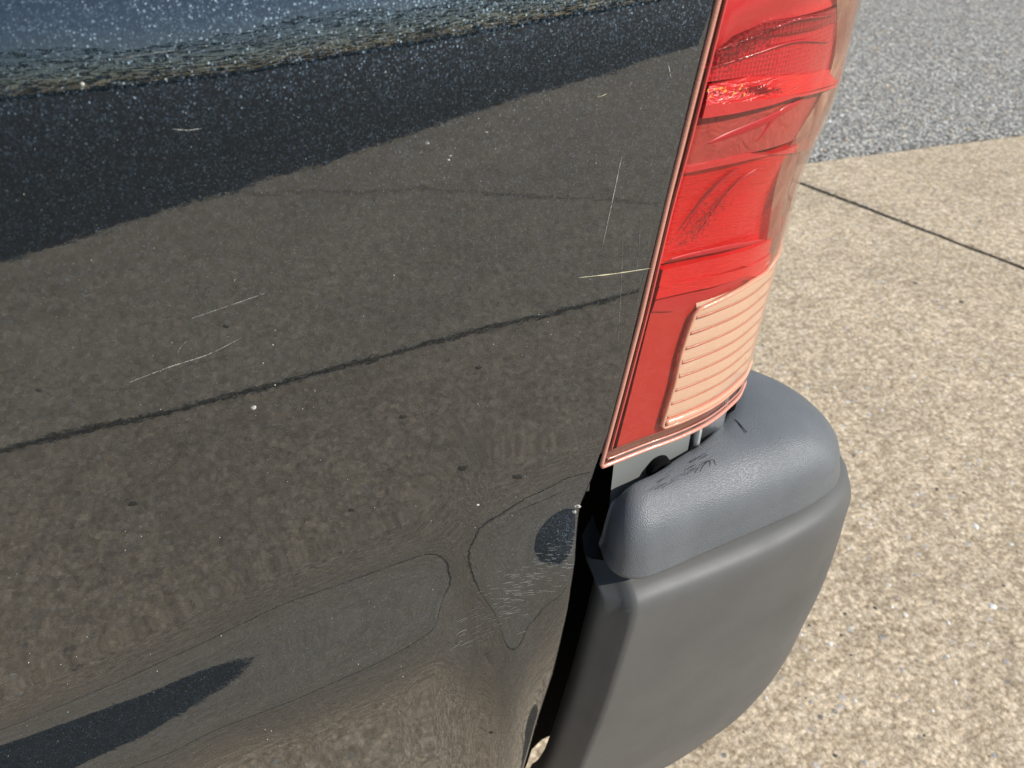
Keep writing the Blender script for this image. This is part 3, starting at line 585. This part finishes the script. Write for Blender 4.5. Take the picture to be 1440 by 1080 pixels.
# scrapes on the cap
def on_cap(px, py, z=.7785): q_ = PZ(px, py, z); return q_+np.array([0, 0, .0010])
def cstrip(pts, w_, z=.7785, mat=None):
    pts = np.array(pts, float); pp = rs(pts, 14); T = np.gradient(pp, axis=0); T /= np.linalg.norm(T, axis=1)[:, None]; V_ = []
    for p_, n2 in zip(pp, np.c_[-T[:, 1], T[:, 0]]): k_ = w_*random.uniform(.4, 1.3); V_ += [on_cap(*(p_+n2*k_), z), on_cap(*(p_-n2*k_), z)]
    return obj('scrape', V_, [(2*i, 2*i+1, 2*i+3, 2*i+2) for i in range(13)], mat or DS, truck)
SC = plain('scuffed_plastic', (.035, .036, .038), .6); SG = plain('raised_scuff', (.16, .165, .17), .5)
for pts, w_ in [([(1034, 591), (1042, 600), (1050, 609)], .9)]: cstrip(pts, w_, .7795)
for i in range(16):
    x = random.uniform(885, 1000); y = 700-(x-870)*.60+random.uniform(8, 26); l_ = random.uniform(8, 26)
    cstrip([(x, y), (x+l_*.5, y-l_*.30+random.uniform(-1, 1)), (x+l_, y-l_*.58)], random.uniform(.25, .7), .7798, SC if i % 2 else SG)
cstrip([(984, 664), (990, 654), (1003, 648), (1006, 655)], .9, .7798, SC)
# rear step bar, under the tailgate
o = obj('bumper_bar', *box((.43, .85, .60), (.10, 1.40, .14)), PS, truck); bevel(o, .015)
# ---- inner body behind the gap
gz = np.linspace(.30, .803, 30); inn = []
inner = obj('bed_corner_post', *box((.16, .150, .56), (.30, .01, .50)), BK, truck)
pn = [(.215, .80), (.215, .735), (.42, .735), (.42, .812), (.36, .818)]
ss, zz = np.meshgrid(np.linspace(.10, .50, 50), np.linspace(.66, .85, 30)); CPd = lampP(ss, np.maximum(zz, .80), .0095); CPd[..., 2] = zz
grid('corner_panel', CPd, PM, truck)
obj('seam_flange', *box((.212, .020, .80), (.020, .004, .075)), PM, truck)
# bush with a hole
def ring(name, c_, r0, r1, y0, y1, mat, n=32):
    V_ = []; 
    for r_, y in ((r0, y1), (r0, y0), (r1, y0), (r1, y1)):
        V_ += [(c_[0]+r_*cos(2*pi*k/n), y, c_[1]+r_*sin(2*pi*k/n)) for k in range(n)]
    return bevel(obj(name, V_, gridf(4, n, True, True), mat, truck), .0012)
bq = PY(926, 657, .016); ring('mounting_bush', (bq[0], bq[2]), .0065, .0115, .009, .030, BK)
cq = PY(984, 612, .024); obj('bracket_rib', *box((cq[0], .034, .755), (.0035, .020, .09)), PM, truck)
dq = PY(1003, 600, .034); o = obj('bracket', *box((dq[0], .040, .785), (.026, .012, .06)), MT, truck); bevel(o, .003)
eq = PY(1021, 585, .055); obj('rubber_stop', *tube([(eq[0], .060, .73), (eq[0], .060, .80), (eq[0], .060, .83)], .010, 14), BK, truck)
# splash liner: closes the gap with black, its curved lower edge lets the lit ground show
bo = [PY(*q_, .075)[[0, 2]] for q_ in [(725, 1100), (740, 1078), (748, 1054), (762, 1040), (784, 1030), (810, 1028)]]
ol = [(-.45, .34)]+[(b_[0], b_[1]) for b_ in bo]+[(.40, bo[-1][1]), (.40, .80), (-.45, .80)]
solid('splash_liner', ol, .075, .083, BK, truck)
obj('bed_floor', *box((-.9, .85, .62), (2.6, 1.45, .05)), BK, truck)
obj('inner_bed_wall', *box((-.9, .07, .95), (2.5, .03, .60)), BK, truck)
obj('bed_side_panel', *box((-.9, 1.66, .88), (2.5, .03, .80)), P, truck)
o = obj('tailgate', *box((.375, .85, .98), (.03, 1.40, .55)), P, truck); bevel(o, .008)
obj('bed_rail', *box((-.95, .045, 1.375), (2.5, .10, .03)), PS, truck)
# rear wheel
def lathe(prof, c_, n=64):
    V_ = []; 
    for r_, y in prof: V_ += [(c_[0]+r_*cos(2*pi*k/n), c_[1]+y, c_[2]+r_*sin(2*pi*k/n)) for k in range(n)]
    return V_, gridf(len(prof), n, True, True)
wheel = bpy.data.objects.new('wheel', None); COL.objects.link(wheel); wheel.parent = truck
wc = (-1.02, .17, .333-.045)
obj('tyre', *lathe([(.24, -.02), (.26, -.06), (.33, -.10), (.375, -.09), (.395, -.06), (.397, 0), (.395, .10), (.37, .14), (.26, .13)], wc), plain('tyre_rubber', (.02, .02, .02), .8), wheel)
obj('rim', *lathe([(.0, -.03), (.06, -.035), (.09, -.01), (.20, -.005), (.235, -.03), (.25, -.055), (.25, -.05), (.24, .10)], wc), MT, wheel)
